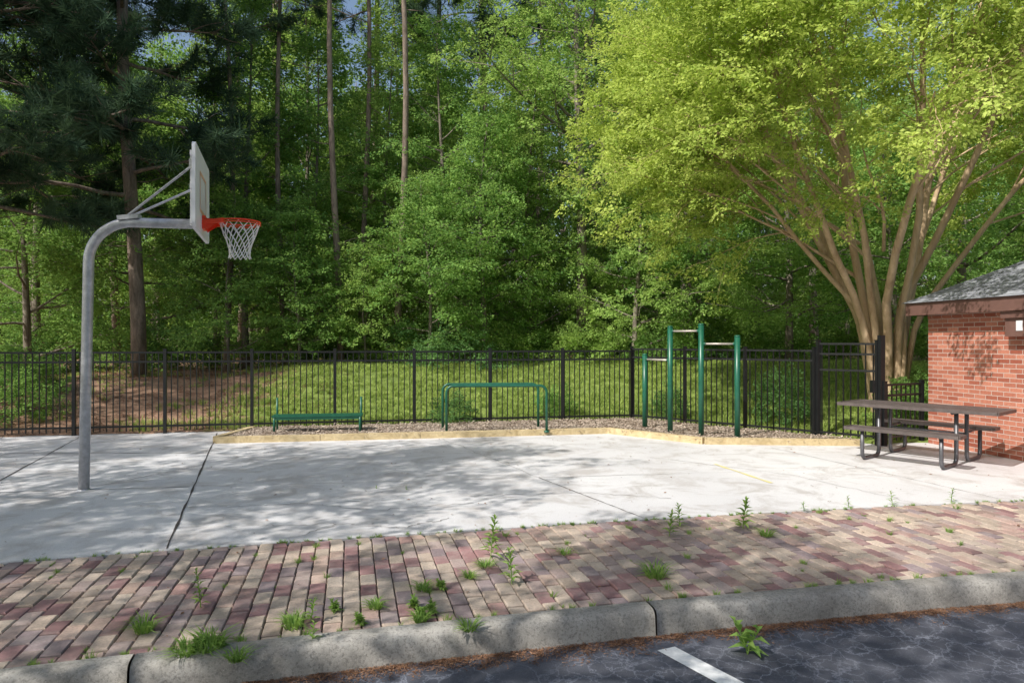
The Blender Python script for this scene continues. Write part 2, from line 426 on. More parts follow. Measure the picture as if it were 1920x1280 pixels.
b=MB()
cuts=[-22,-17.5,-14.4,-11.3,-8.2,-5.3,-2.02,.86,3.95,7,10,13,16,22]
for a,c in zip(cuts[:-1],cuts[1:]):
    n=40; prof=[(0,-.12),(0,.006),(-.02,.014),(-.07,.014),(-.11,.012),(-.14,.002),(-.157,-.02),(-.165,-.08),(-.17,-.16)]
    rows=[]
    for k in range(n+1):
        x=a+.006+(c-a-.012)*k/n; y=curbY(x); sl=(curbY(x+.01)-curbY(x-.01))/.02; N=V(-sl,1,0).normalized()
        j=noise.noise(V(x*3,0,5))*.006
        rows.append([V(x,y,0)+N*(o+(j+noise.noise(V(x*14,o*20,2))*.005 if o<-.05 else 0))+V(0,0,z+noise.noise(V(x*9,o*30,9))*.003) for o,z in prof])
    vs=[p for r in rows for p in r]; m=len(prof)
    fs=[(k*m+i,k*m+i+1,(k+1)*m+i+1,(k+1)*m+i) for k in range(n) for i in range(m-1)]
    fs+= [tuple(range(m)),tuple(n*m+i for i in range(m-1,-1,-1))]
    b.add(vs,fs)
b.obj('curb',[M['curb']],smooth_=True)

it=[]
for i in range(3600):
    x=R.uniform(-5,8); den=noise.noise(V(x*.8,2,2))
    w=.06+.20*max(0,.5+den+ (.3 if -1<x<.8 else 0))*R.random()
    y=curbY(x)-.17-abs(R.gauss(0,1))*w*.5
    it.append(((x,y,-.148),(R.uniform(-.1,.1),R.uniform(-.1,.1),R.uniform(0,6.28)),R.uniform(.35,.8)))
scatter('gutter_leaf_litter',it,'lit')
it=[]
for i in range(600):
    x=R.uniform(-9,8); y=R.uniform(3.6,12)
    if y<curbY(x)+.1: continue
    it.append(((x,y,.006),(0,0,R.uniform(0,6.28)),R.uniform(.3,.9)))
scatter('ground_debris',it,'one')

# ---------------------------------------------------------------- planter
PL=[(-4.9,11.3),(-1.6,11.87),(1.76,12.5),(3.15,11.2),(5.55,11.03),(5.75,11.12),(2.51,14.22),(-4.78,12.76)]
sheet('mulch_bed',PL,.075,M['mulch'])
b=MB()
EB=[(-4.82,12.7),(-4.9,11.3),(-1.6,11.87),(1.76,12.5),(3.15,11.2),(5.6,11.03)]
for p,q in zip(EB[:-1],EB[1:]):
    L=(V(*q,0)-V(*p,0)); n=max(1,round(L.length/2.2))
    for k in range(n):
        a=V(*p,0)+L*(k/n); c=V(*p,0)+L*((k+1)/n); d=L.normalized()*.004
        b.beam(a+V(0,0,.05)+d,c+V(0,0,.05+R.gauss(0,.004))-d,.11,.11)
b.obj('timber_edging',[M['timber']])
def inpoly(x,y,P):
    r=False; j=len(P)-1
    for i in range(len(P)):
        if (P[i][1]>y)!=(P[j][1]>y) and x<(P[j][0]-P[i][0])*(y-P[i][1])/(P[j][1]-P[i][1])+P[i][0]: r=not r
        j=i
    return r
it=[]
while len(it)<3200:
    x=R.uniform(-5,5.8); y=R.uniform(11,14.3)
    if inpoly(x,y,PL): it.append(((x,y,.078),(R.gauss(0,.15),R.gauss(0,.15),R.uniform(0,6.28)),R.uniform(.7,1.5)))
scatter('mulch_chips',it,'chip')

# ---------------------------------------------------------------- fence
fe=empty('metal_fence')
def fence_run(b,p,q,h,post_sp,z0=.03,endpost=True):
    L=(q-p).length; d=(q-p)/L; n=max(1,round(L/post_sp)); s=L/n
    for k in range(n+1):
        if k==n and not endpost: break
        a=p+d*s*k; b.beam(a+V(0,0,-.05),a+V(0,0,h+.03),.055,.055,0,ref=nb)
        b.beam(a+V(0,0,h+.03),a+V(0,0,h+.045),.065,.065,0,ref=nb)
    for z in (h-.02,h-.19,.14): b.beam(p+V(0,0,z),q+V(0,0,z),.028,.034)
    m=max(1,int(L/.108))
    for k in range(m):
        a=p+d*(k+.5)*L/m
        b.beam(a+V(0,0,z0+.02),a+V(0,0,h-.005),.017,.017,0,ref=nb)
b=MB(); fence_run(b,FL,F1,1.5,1.507)
GA=G1-GD*1.05
fence_run(b,F1,GA,1.54,1.25)
fence_run(b,G1+GD*.05,V(6.84,11.4,0),1.0,2,.05)
b.obj('fence_panels',[M['black']],parent=fe)
ge=empty('metal_gate')
b=MB()
fence_run(b,GA+GD*.07,G1-GD*.06,1.66,5,.08)
b.beam(G1,G1+V(0,0,1.78),.08,.08,0,ref=nb)
b.beam(GA+GD*.07+V(0,0,1.2),G1-GD*.06+V(0,0,1.2),.03,.034)
b.beam(G1-GD*.12+V(0,0,.85),G1-GD*.12+V(0,0,1.05),.06,.1)
b.obj('gate_frame',[M['black']],parent=ge)

# ---------------------------------------------------------------- exercise gear
def arc(c,r,a0,a1,ax,ay,n=7):
    return [c+ax*r*math.cos(a0+(a1-a0)*k/n)+ay*r*math.sin(a0+(a1-a0)*k/n) for k in range(n+1)]
pz=V(0,0,1)
e=empty('parallel_bars')
b=MB()
for p,q in ((V(-1.16,12.1,.05),V(.62,12.22,.05)),(V(-1.28,12.62,.05),V(.49,12.74,.05))):
    d=(q-p).normalized(); h=.84; r=.12
    pts=[p,p+pz*(h-r)]+arc(p+d*r+pz*(h-r),r,math.pi,math.pi/2,d,pz)[1:]+arc(q-d*r+pz*(h-r),r,math.pi/2,0,d,pz)+[q]
    b.tube(pts,.024,10)
    for f in (p,q): b.tube([f,f+pz*.04],.045,10)
b.obj('bars_frame',[M['green']],parent=e,smooth_=True)
e=empty('exercise_bench'); b=MB()
p=V(-4.18,12.0,.05); q=V(-2.72,12.22,.05); d=(q-p).normalized(); s=V(-d.y,d.x,0)
for f in (p,q):
    b.tube([f,f+pz*.33],.022,8)
    b.tube([f+s*.28,f+s*.28+pz*.62],.02,8)
    b.tube([f+pz*.25,f+s*.28+pz*.25],.018,8)
b.obj('bench_legs',[M['green']],parent=e,smooth_=True)
b=MB()
for k in range(3):
    o=s*(.02+.1*k); b.beam(p+o+pz*.31-d*.04,q+o+pz*.31+d*.04,.09,.035)
b.beam(p+pz*.27,q+pz*.27,.03,.04)
b.obj('bench_seat',[M['green']],parent=e)
e=empty('pull_up_bars'); b=MB(); b2=MB()
P=[(V(2.46,12.64,.05),1.38),(V(2.79,12.04,.05),1.88),(V(3.22,11.62,.05),1.91),(V(3.77,11.42,.05),1.71)]
for p,h in P:
    b.tube([p,p+pz*h],.047,16); b.tube([p+pz*h,p+pz*(h+.015),p+pz*(h+.026)],[.05,.048,.028],16)
for (i,j,z) in ((0,1,1.35),(1,2,1.86),(2,3,1.64)):
    a=P[i][0].copy(); c=P[j][0].copy(); a.z=c.z=z; b2.tube([a,c],.017,10)
    d=(c-a).normalized()
    b.tube([a+d*.04,a+d*.07],.028,10); b.tube([c-d*.07,c-d*.04],.028,10)
b.obj('posts',[M['green']],parent=e,smooth_=True); b2.obj('crossbars',[M['bar']],parent=e,smooth_=True)

# ---------------------------------------------------------------- basketball hoop
e=empty('basketball_hoop')
b=MB(); C=V(-3.6,7.95,0); N=V(.95,.312,0).normalized(); T=V(-N.y,N.x,0)
base=V(-4.85,7.73,-.05); top=V(-4.80,7.74,2.58); az=3.04
end=C-N*.05; end.z=az; ad=(V(end.x,end.y,0)-V(top.x,top.y,0)).normalized(); r=az-2.58
pts=[base,base.lerp(top,.5),top]+arc(top+ad*r,r,math.pi,math.pi/2,ad,pz,12)[1:]+[end]
b.tube(pts,.056,20); b.tube([V(-4.85,7.73,-.02),V(-4.85,7.73,.012)],.064,20)
b.obj('pole',[M['galv']],parent=e,smooth_=True)
b=MB()
a0=top+ad*.42+pz*.53
b.beam(a0-ad*.1-pz*.03,a0+ad*.12-pz*.0,.14,.05)
for t in (-.5,.5):
    q=C-N*.03+T*t; q.z=3.62; b.tube([a0+T*t*.1,q],.014,8)
    b.beam(q-N*.03-pz*.05,q-N*.03+pz*.05,.04,.03)
b.obj('support_braces',[M['galv']],parent=e)
b=MB(); hw,z0,z1,rc=.685,2.9,3.83,.07
out=[]
for cx,cz,a0_ in ((hw-rc,z0+rc,-math.pi/2),(hw-rc,z1-rc,0),(-hw+rc,z1-rc,math.pi/2),(-hw+rc,z0+rc,math.pi)):
    for k in range(6):
        a=a0_+k*math.pi/10; out.append((cx+rc*math.cos(a),cz+rc*math.sin(a)))
n=len(out)
fr=[C+T*u+pz*z+N*.0 for u,z in out]; bk=[C+T*u+pz*z-N*.035 for u,z in out]
b.add(fr+bk,[tuple(range(n)),tuple(range(2*n-1,n-1,-1))]+[(i,n+i,n+(i+1)%n,(i+1)%n) for i in range(n)])
for z in (2.98,3.36,3.72): b.beam(C-N*.05-T*.6+pz*z,C-N*.05+T*.6+pz*z,.03,.05)
for t in (-.4,.4): b.beam(C-N*.068+T*t+pz*2.96,C-N*.068+T*t+pz*3.75,.05,.03,ref=N)
b.obj('backboard',[M['white']],parent=e)
b=MB(); f=C+N*.004
for (u0,u1,w0,w1) in ((-.3,.3,3.14,3.18),(-.3,.3,3.56,3.6),(-.3,-.26,3.18,3.56),(.26,.3,3.18,3.56)):
    b.add([f+T*u0+pz*w0,f+T*u1+pz*w0,f+T*u1+pz*w1,f+T*u0+pz*w1],[(0,1,2,3)])
b.obj('target_square',[mat_simple('faded_orange',(.75,.45,.30),.5,0,.1)],parent=e)
b=MB(); rc_=C+N*.40; rc_.z=3.09; ring=[rc_+N*.229*math.cos(2*math.pi*k/32)+T*.229*math.sin(2*math.pi*k/32) for k in range(33)]
b.tube(ring,.0105,8,cap=False)
ring2=[p-pz*.026+(rc_-p)*-.01 for p in ring]; b.tube(ring2,.007,6,cap=False)
for t in (-.09,.09):
    b.beam(C+T*t*1.0+pz*3.05,rc_+T*t*1.9-N*.16-pz*.01,.02,.05)
b.beam(C+N*.02+pz*2.98,C+N*.02+pz*3.13,.2,.035,ref=N)
b.add([C+T*.1+pz*3.1,C-T*.1+pz*3.1,rc_-T*.16-N*.165,rc_+T*.16-N*.165],[(0,1,2,3)])
b.add([C+T*.09+pz*2.96+N*.04,C+T*.09+pz*3.1,rc_+T*.13-N*.19],[(0,1,2)]); b.add([C-T*.09+pz*2.96+N*.04,C-T*.09+pz*3.1,rc_-T*.13-N*.19],[(0,2,1)])
b.obj('rim',[M['orange']],parent=e)
b=MB(); lv=[(0,.225),(.07,.205),(.15,.175),(.23,.145),(.31,.12),(.38,.115),(.42,.125)]
def np_(l,k):
    a=2*math.pi*(k+.5*(l%2))/12; p=rc_+N*lv[l][1]*math.cos(a)+T*lv[l][1]*math.sin(a); p.z-=lv[l][0]+.01; return p
for l in range(len(lv)-1):
    for k in range(12):
        for kk in ((k,k) ,(k,k-1) if l%2==0 else (k,k+1)):
            b.tube([np_(l,kk[0]),np_(l+1,kk[1])],.0055,4)
b.obj('net',[M['net']],parent=e)

# ---------------------------------------------------------------- picnic table
e=empty('picnic_table'); A=V(.633,-.774,0); S=V(.774,.633,0); C=V(5.85,9.75,0)
def lattice(b,c,hl,hw,z,st=.045):
    for s_ in (-1,1):
        b.beam(c+S*s_*hw-A*hl+pz*(z-.012),c+S*s_*hw+A*hl+pz*(z-.012),.03,.045)
        b.beam(c+A*s_*(hl-.001)-S*(hw-.015)+pz*(z-.012),c+A*s_*(hl-.001)+S*(hw-.015)+pz*(z-.012),.03,.045)
    t=-hl-2*hw
    def clip(a0,a1):
        u0,u1=0,1
        for lim,sgn in ((-hl,1),(hl,-1)):
            f0=sgn*(a0-lim); f1=sgn*(a1-lim)
            if f0<0 and f1<0: return None
            if f0<0: u0=max(u0,f0/(f0-f1))
            elif f1<0: u1=min(u1,f0/(f0-f1))
        return (u0,u1) if u0<u1 else None
    while t<hl+2*hw:
        for sg in (1,-1):
            a0,a1=t-sg*1.2*hw,t+sg*1.2*hw; r=clip(a0,a1)
            if r:
                P0=c+A*(a0+(a1-a0)*r[0])+S*(-hw+2*hw*r[0])+pz*(z+.001*sg); P1=c+A*(a0+(a1-a0)*r[1])+S*(-hw+2*hw*r[1])+pz*(z+.001*sg)
                if (P1-P0).length>.02: b.beam(P0,P1,.012,.006)
        t+=st
b=MB(); lattice(b,C,1.02,.38,.76); b.obj('table_top',[M['table']],parent=e)
b=MB(); lattice(b,C-S*.68,.72,.13,.46); b.obj('seat_1',[M['table']],parent=e)
b=MB(); lattice(b,C+S*.68,.72,.13,.46); b.obj('seat_2',[M['table']],parent=e)
b=MB()
for t in (-.5,.5):
    for sg in (-1,1):
        c=C+A*t; r=.09; s_=S*sg
        o0=c+s_*.2
        pts=[o0+pz*.74,o0+pz*(r+.02)]+arc(o0+s_*r+pz*(r+.025),r,math.pi,math.pi*1.5,s_,pz,5)[1:]+arc(c+s_*(.74-r)+pz*(r+.025),r,-math.pi/2,0,s_,pz,5)+[c+s_*.74+pz*.44]
        b.tube(pts,.027,10)
        b.tube([c+s_*.56+pz*.43,c+s_*.8+pz*.43],.02,8)
        b.tube([c+s_*.2+pz*.42,c+s_*.56+pz*.43],.018,8)
    b.tube([C+A*t-S*.36+pz*.72,C+A*t+S*.36+pz*.72],.02,8)
for sg in (-1,1): b.tube([C-A*.5+S*sg*.2+pz*.40,C+A*.5+S*sg*.2+pz*.40],.015,8)
b.obj('table_frame',[M['tube']],parent=e,smooth_=True)

# ---------------------------------------------------------------- brick building
e=empty('brick_building')
A0=V(6.89,11.3,0); ang=math.atan2(.158,.987); Lb,Wb=7.0,5.0
def bobj(b,name,mats):
    ob=b.obj(name,mats,parent=e); ob.location=A0; ob.rotation_euler=(0,0,ang); return ob
H=2.13
def bbox(b,x0,x1,y0,y1,z0,z1,mi=0):
    b.add([(x0,y0,z0),(x1,y0,z0),(x1,y1,z0),(x0,y1,z0),(x0,y0,z1),(x1,y0,z1),(x1,y1,z1),(x0,y1,z1)],[(3,2,1,0),(4,5,6,7),(0,1,5,4),(1,2,6,5),(2,3,7,6),(3,0,4,7)],mi)
b=MB(); bbox(b,0,Wb,-Lb,0,-.1,H); bobj(b,'walls',[M['brick']])
b=MB(); bbox(b,-.012,-.001,-Lb,-.0,H-.07,H-.002); bobj(b,'frieze_board',[M['brick']])
b=MB(); o=.22
bbox(b,-o,Wb+o,-Lb-o,o,H+.001,H+.02,0)
for (x0,x1,y0,y1) in ((-o-.02,-o+.02,-Lb-o,o),(Wb+o-.02,Wb+o+.02,-Lb-o,o),(-o+.021,Wb+o-.021,o-.02,o+.02),(-o+.021,Wb+o-.021,-Lb-o-.02,-Lb-o+.02)): bbox(b,x0,x1,y0,y1,H-.02,H+.18)
bobj(b,'fascia_and_soffit',[M['fascia']])
b=MB(); o=.28; ez=H+.185; hr=(Wb/2+o)*.52; cx=Wb/2
vs=[(-o,-Lb-o,ez),(Wb+o,-Lb-o,ez),(Wb+o,o,ez),(-o,o,ez),(cx,-Lb-o+cx+o,ez+hr),(cx,o-cx-o,ez+hr)]
b.add(vs,[(0,1,4),(1,2,5,4),(2,3,5),(3,0,4,5),(3,2,1,0)])
bobj(b,'hip_roof',[M['shingle']])
b=MB(); bbox(b,-.16,-.002,-1.98,-1.62,H-.38,H-.03); bbox(b,-.2,-.1621,-2.02,-1.58,H-.12,H-.03)
bobj(b,'wall_light',[M['fascia']])
b=MB(); bbox(b,-.166,-.1605,-1.9,-1.8,H-.3,H-.16); bobj(b,'wall_light_lens',[M['white']])
b=MB(); bbox(b,.9,1.9,-Lb-.03,-Lb-.002,0,2.0); bobj(b,'door',[M['fascia']])

# ---------------------------------------------------------------- trees
def limbpts(p,d,L,n,wob,upc):
    pts=[p.copy()]; d=d.normalized(); s=L/n
    for i in range(n):
        d=(d+V(R.gauss(0,wob),R.gauss(0,wob),R.gauss(0,wob)+upc)).normalized(); pts.append(pts[-1]+d*s)
    return pts
def sprays_along(items,pts,scale,k,jit=.3,drop=0.1,start=.2):
    n=len(pts)-1
    for i in range(k):
        t=start+(1-start)*(i+R.random())/k; a=t*n; j=min(n-1,int(a)); f=a-j
        p=pts[j].lerp(pts[j+1],f); d=(pts[j+1]-pts[j]).normalized()
        az=math.atan2(d.y,d.x)+R.gauss(0,.9); pit=math.asin(max(-1,min(1,d.z)))*.5-drop
        items.append((p+V(R.gauss(0,.08),R.gauss(0,.08),R.gauss(0,.06))*scale*2,(R.gauss(0,jit),-pit+R.gauss(0,jit),az),scale*R.uniform(.7,1.25)))
def decid(b,items,base,H,Rc,r0,fb,nl,ss,dens=1.0,sub=6):
    n=9; pts=[]; ph=R.uniform(0,6)
    for i in range(n+1):
        t=i/n; pts.append(base+V(.25*math.sin(t*4+ph)*t,.2*math.cos(t*5+ph)*t,H*.97*t-.15*(i==0)))
    b.tube(pts,[r0*(1-.88*(i/n))*(1.25 if i==0 else 1) for i in range(n+1)],8,0)
    for i in range(nl):
        tp=(i+R.random())/nl; t=fb+(1-fb)*tp*.97
        a=t*n; j=min(n-1,int(a)); p=pts[j].lerp(pts[j+1],a-j)
        prof=(.55+.45*math.sin(math.pi*min(1,tp*1.1+.2)))*(1-tp**2.2*.75)
        L=Rc*prof*R.uniform(.7,1.3); el=math.radians(5+50*tp+R.gauss(0,10)); az=i*2.399+R.gauss(0,.4)
        d=V(math.cos(az)*math.cos(el),math.sin(az)*math.cos(el),math.sin(el))
        lp=limbpts(p,d,L,6,.10,.02); rr=r0*.38*(1-.6*tp)
        b.tube(lp,[rr*(1-.82*k/6) for k in range(7)],5,0,cap=False)
        sprays_along(items,lp,ss,max(2,int(L*.7*dens/ss)),start=.45)
        for k in range(sub):
            s=.25+.75*(k+R.random())/sub; q=s*6; jj=min(5,int(q)); p2=lp[jj].lerp(lp[jj+1],q-jj); dd=(lp[jj+1]-lp[jj]).normalized()
            sg=1 if k%2 else -1; aa=math.atan2(dd.y,dd.x)+sg*R.uniform(.4,1.2); e2=R.gauss(.15,.3)
            L2=L*.45*(1.2-.6*s)+.25
            sp=limbpts(p2,V(math.cos(aa)*math.cos(e2),math.sin(aa)*math.cos(e2),math.sin(e2)),L2,3,.15,0)
            b.tube(sp,[rr*.3,rr*.22,rr*.15,rr*.06],3,0,cap=False)
            sprays_along(items,sp,ss,max(2,int(L2*2.4*dens/ss)),start=.15)
def tree(name,x,y,H,Rc,r0,fb,nl,ss,kind,dens=1.15):
    e=empty(name); b=MB(); it=[]
    decid(b,it,V(x,y,gz(x,y)-.05),H,Rc,r0,fb,nl,ss,dens)
    b.obj('trunk_and_branches',[M['bark']],parent=e,smooth_=True); scatter('foliage',it,kind,parent=e)
def place(e,me,name,x,y,z,rot,s):
    o=link(name,me,e); o.location=(x,y,z); o.rotation_euler=(0,0,rot); o.scale=(s,s,s); return o
def pine_parts(H,r0,fb,nl,ss,Rc,sub):
    b=MB(); it=[]; n=10; ph=R.uniform(0,6)
    pts=[V(.2*math.sin(i*.5+ph)-.2*math.sin(ph),.15*math.cos(i*.6+ph),-.1+H*i/n) for i in range(n+1)]
    b.tube(pts,[r0*(1-.6*i/n) for i in range(n+1)],10,0)
    for i in range(8):
        t=R.uniform(.15,fb+.1)*n; j=int(t); p=pts[j].lerp(pts[j+1],t-j); a=R.uniform(0,6.28); L=R.uniform(.4,1.5)
        b.tube(limbpts(p,V(math.cos(a),math.sin(a),R.gauss(0,.2)),L,3,.15,0),[.02,.015,.01,.004],4,0)
    for i in range(nl):
        tp=(i+R.random())/nl; t=(fb+(1-fb)*tp*.98)*n; j=min(n-1,int(t)); p=pts[j].lerp(pts[j+1],t-j)
        L=Rc*(1-tp*.65)*R.uniform(.7,1.25); a=i*2.4+R.gauss(0,.4); el=math.radians(-5+45*tp)
        lp=limbpts(p,V(math.cos(a)*math.cos(el),math.sin(a)*math.cos(el),math.sin(el)),L,6,.12,.0)
        b.tube(lp,[.055*(1-.8*k/6)*(r0/.18) for k in range(7)],5,0,cap=False)
        for k in range(sub):
            s=.3+.7*(k+R.random())/sub; q=s*6; jj=min(5,int(q)); p2=lp[jj].lerp(lp[jj+1],q-jj); dd=lp[jj+1]-lp[jj]
            aa=math.atan2(dd.y,dd.x)+(1 if k%2 else -1)*R.uniform(.3,1.1); L2=L*.38*(1.3-.7*s)+.2
            sp=limbpts(p2,V(math.cos(aa),math.sin(aa),R.gauss(.15,.2)),L2,3,.15,.05)
            b.tube(sp,[.018,.014,.01,.006],3,0,cap=False)
            for m in range(max(2,int(L2*4))):
                tt=.3+.7*R.random(); q2=tt*3; j2=min(2,int(q2)); p3=sp[j2].lerp(sp[j2+1],q2-j2)
                it.append((p3,(R.uniform(0,6.28),R.gauss(-.3,.4),aa+R.gauss(0,.8)),ss*R.uniform(.7,1.2)))
    return b.mesh('pine_trunk',[M['pine_bark']],True),bake_mesh('pine_needles',it,'pine')
PA=[pine_parts(17,.2,.25,28,1.1,3.6,8) for k in range(2)]
PB=[pine_parts(24,.15,.55,14,1.3,2.6,6) for k in range(3)]
PC=[pine_parts(19,.105,.66,9,1.1,2.0,5) for k in range(3)]
def pine(x,y,parts,s=1):
    e=empty('pine_tree'); z=gz(x,y); r=R.uniform(0,6.28)
    place(e,parts[0],'trunk_and_branches',x,y,z,r,s); place(e,parts[1],'needles',x,y,z,r,s)
pine(-9.9,18,PA[0]); pine(-13.0,16.8,PA[1]); pine(-11.9,15.6,PA[0],.92)
for i,(x,y,s) in enumerate(((-4.95,19.9,1),(-3.28,19.8,1.05),(-4.6,21.4,.95),(-6.8,20.6,.9),(-8.3,19.9,.8))): pine(x,y,PC[i%3],s)
for i,(x,y,s) in enumerate(((-6.0,28.5,1),(-9.5,27,.95),(-3.0,30,1.05),(-1.2,27,.9),(-12,30,1),(1.0,30,1),(4,31,1),(8,29,.95),(-15,26,1))):
    pine(x,y,PB[i%3],s)
L=[
('sweetgum_tree',-14.2,20,9,2.8,.12,.08,22,.62,'mid'),
('sweetgum_tree',-11.6,21,11,2.8,.13,.12,24,.62,'mid'),
('sweetgum_tree',-8.3,21.3,12,2.7,.12,.14,28,.62,'mid'),
('maple_tree',-6.4,22,11,2.5,.09,.12,28,.6,'mid'),
('maple_tree',-4.1,22.2,11,2.4,.08,.1,28,.6,'oak'),
('sweetgum_tree',-2.2,22,11.5,2.6,.11,.12,30,.6,'mid'),
('maple_tree',-.8,20,7.5,2.3,.1,.08,28,.55,'mid'),
('maple_tree',.6,22.5,10,2.5,.1,.1,26,.6,'oak'),
('oak_tree',2.2,21.5,16,3.9,.2,.3,44,.66,'oak'),
('maple_tree',3.6,20,6.0,2.2,.09,.08,24,.5,'oak'),
('oak_tree',5.6,21.5,9,2.6,.12,.12,28,.6,'mid'),
('oak_tree',8.3,20.5,10,2.9,.13,.12,28,.62,'oak'),
('maple_tree',10.6,19,7,2.5,.1,.1,24,.6,'mid'),
('oak_tree',13.2,20,12,3.2,.15,.1,30,.65,'oak'),
('oak_tree',16.5,18,11,3.2,.15,.1,28,.65,'mid'),
('oak_tree',6.6,26,16,3.6,.18,.25,32,.8,'oak'),
('oak_tree',11.5,26,16,3.6,.18,.25,32,.8,'oak'),
('sweetgum_tree',-11.0,25.5,15,3.0,.15,.15,30,.8,'oak'),
('sweetgum_tree',-16,23,14,3.2,.15,.15,28,.8,'mid'),
('oak_tree',-1.0,25.5,15,2.9,.14,.25,30,.75,'oak'),
('oak_tree',-7.6,25,15,3.0,.12,.25,30,.75,'oak'),
('oak_tree',-4.6,27.5,16,3.0,.14,.25,30,.8,'oak'),
('maple_tree',-5.9,18.9,4.6,1.5,.05,.15,18,.5,'mid'),
('maple_tree',-2.3,18.8,5.4,1.6,.06,.15,20,.5,'mid'),
('maple_tree',-7.7,18.6,5.0,1.5,.05,.12,18,.5,'mid'),
('maple_tree',-4.1,19.2,3.6,1.2,.04,.1,14,.45,'oak'),
]
for t in L: tree(*t)
DV=[]
for kd in ('mid','oak','oak','mid'):
    b=MB(); it=[]; decid(b,it,V(0,0,0),14,3.8,.16,.03,32,1.0,1.0,5)
    DV.append((b.mesh('distant_trunk',[M['bark']],True),bake_mesh('distant_foliage',it,kd)))
e=empty('distant_trees')
for (Y,s0) in ((31,.72),(36,1.0),(42,1.3),(50,1.5)):
    x=-Y*.95+R.uniform(0,3)
    while x<Y*.95:
        d=DV[R.choice([0,1,2,3])] ; s=s0*R.uniform(.8,1.12); y=Y+R.gauss(0,1.2); r=R.uniform(0,6.28)
        place(e,d[0],'distant_trunk',x,y,.7,r,s); place(e,d[1],'distant_foliage',x,y,.7,r,s)
        x+=R.uniform(3.2,4.8)*(1+.12*(Y-30)/10)
def bush(name,x,y,rx,rz,n,ss,kind,z=None):
    it=[]; z0=gz(x,y) if z is None else z
    for i in range(n):
        a=R.uniform(0,6.28); e_=math.asin(R.uniform(0,1)); q=R.uniform(.45,1.0)*(1+.35*noise.noise(V(math.cos(a)*1.5+x,math.sin(a)*1.5,e_*2)))
        p=V(x+rx*q*math.cos(a)*math.cos(e_),y+rx*q*math.sin(a)*math.cos(e_),z0+.08+rz*q*math.sin(e_))
        it.append((p,(R.gauss(0,.4),-e_*.6+R.gauss(0,.4),a+R.gauss(0,.6)),ss*R.uniform(.6,1.2)))
    return scatter(name,it,kind)
for i in range(32):
    x=-16+i*1.12+R.gauss(0,.3); y=20.3+R.gauss(0,.9)
    bush('shrub',x,y,R.uniform(.7,1.3),R.uniform(.7,1.8),90,.5,R.choice(['mid','dark','mid','oak']))
for i in range(34):
    x=-36+i*2.2+R.gauss(0,.5); bush('thicket',x,36+R.gauss(0,2),2.2,R.uniform(2.4,4),110,1.0,R.choice(['mid','oak','mid']),.6)
bush('shrub',5.15,13.0,.5,.95,200,.25,'dark'); bush('shrub',3.3,14.3,.35,.55,120,.22,'dark')
bush('shrub',-1.2,13.7,.45,.45,120,.22,'dark'); bush('shrub',1.0,14.8,.35,.5,120,.22,'mid')
bush('hedge',7.15,12.15,.55,.95,420,.22,'hedge',z=.0); bush('hedge',8.1,12.3,.6,.95,420,.22,'hedge',z=.0)
for x,y in ((-9.8,13.4),(-11.4,13.2),(-12.9,13.6),(-10.6,14.8)): bush('shrub',x,y,.7,.9,150,.35,'mid')

# crepe myrtle: many slim stems, narrow at the base, arching side limbs
e=empty('crepe_myrtle_tree'); b=MB(); it=[]
base=V(7.0,12.75,gz(7,12.75)-.1)
def grow(p,d,L,r,lev):
    n=6; pts=limbpts(p,d,L,n,.05 if lev<2 else .13,(.0,-.02,-.02,0)[lev])
    r1=r*(.55 if lev==0 else .4)
    b.tube(pts,[r+(r1-r)*k/n for k in range(n+1)],9 if lev==0 else (6 if lev==1 else 4),0,cap=False)
    if lev>=2: sprays_along(it,pts,.43,max(2,int(L*4.3)),.3,.05,.15)
    if lev==3: return
    kids,st=((7,.30),(5,.38),(5,.25))[lev]
    for k in range(kids):
        s=st+(1-st)*(k+.6*R.random()+.3)/kids; s=min(s,.999); q=s*n; j=min(n-1,int(q)); pp=pts[j].lerp(pts[j+1],q-j); dd=(pts[j+1]-pts[j]).normalized()
        o=dd.orthogonal().normalized(); a=k*2.4+R.uniform(-.6,.6); o=o*math.cos(a)+dd.cross(o)*math.sin(a)
        if lev==0:
            outw=V(pp.x-base.x,pp.y-base.y,0); outw=outw.normalized() if outw.length>.1 else o
            o=(o*.7+outw*.8).normalized(); spread=R.uniform(.6,1.1)
        else: spread=R.uniform(.6,1.1)
        nd=(dd+o*spread).normalized()
        if lev>=1: nd=(nd+V(0,0,-.1)).normalized()
        LL=(R.uniform(2.3,3.4)*(1.15-.45*s) if lev==0 else L*.55*R.uniform(.75,1.15)*(1.15-.35*s))
        grow(pp,nd,LL,(r+(r1-r)*s)*(.45 if lev==0 else .6),lev+1)
stems=[(2.95,62,5.4,.07),(3.5,57,5.2,.065),(2.4,68,5.8,.075),(1.6,76,5.8,.07),(.5,68,5.4,.065),(5.3,66,5.4,.07),(4.4,66,5.6,.075),(3.2,74,6.2,.075),(0.1,76,6.0,.075),(3.9,68,5.6,.065),(5.0,80,5.8,.07),(3.1,50,4.8,.05),(5.9,58,4.8,.055)]
for az,el,Ls,rs in stems:
    el=math.radians(el); d=V(math.cos(az)*math.cos(el),math.sin(az)*math.cos(el),math.sin(el))
    h0=R.uniform(1.2,1.9)
    up=limbpts(base+V(math.cos(az)*.2,math.sin(az)*.2,0),(V(d.x,d.y,0)*.25+pz).normalized(),h0,5,.03,0)
    b.tube(up,[rs*1.3,rs*1.15,rs*1.08,rs*1.04,rs,rs],9,0,cap=False)
    mid=limbpts(up[-1],(up[-1]-up[-2]).normalized()*.5+d*.5,.5,2,.02,0)
    b.tube(mid,[rs,rs,rs*.98],9,0,cap=False)
    grow(mid[-1],d,Ls,rs*.96,0)
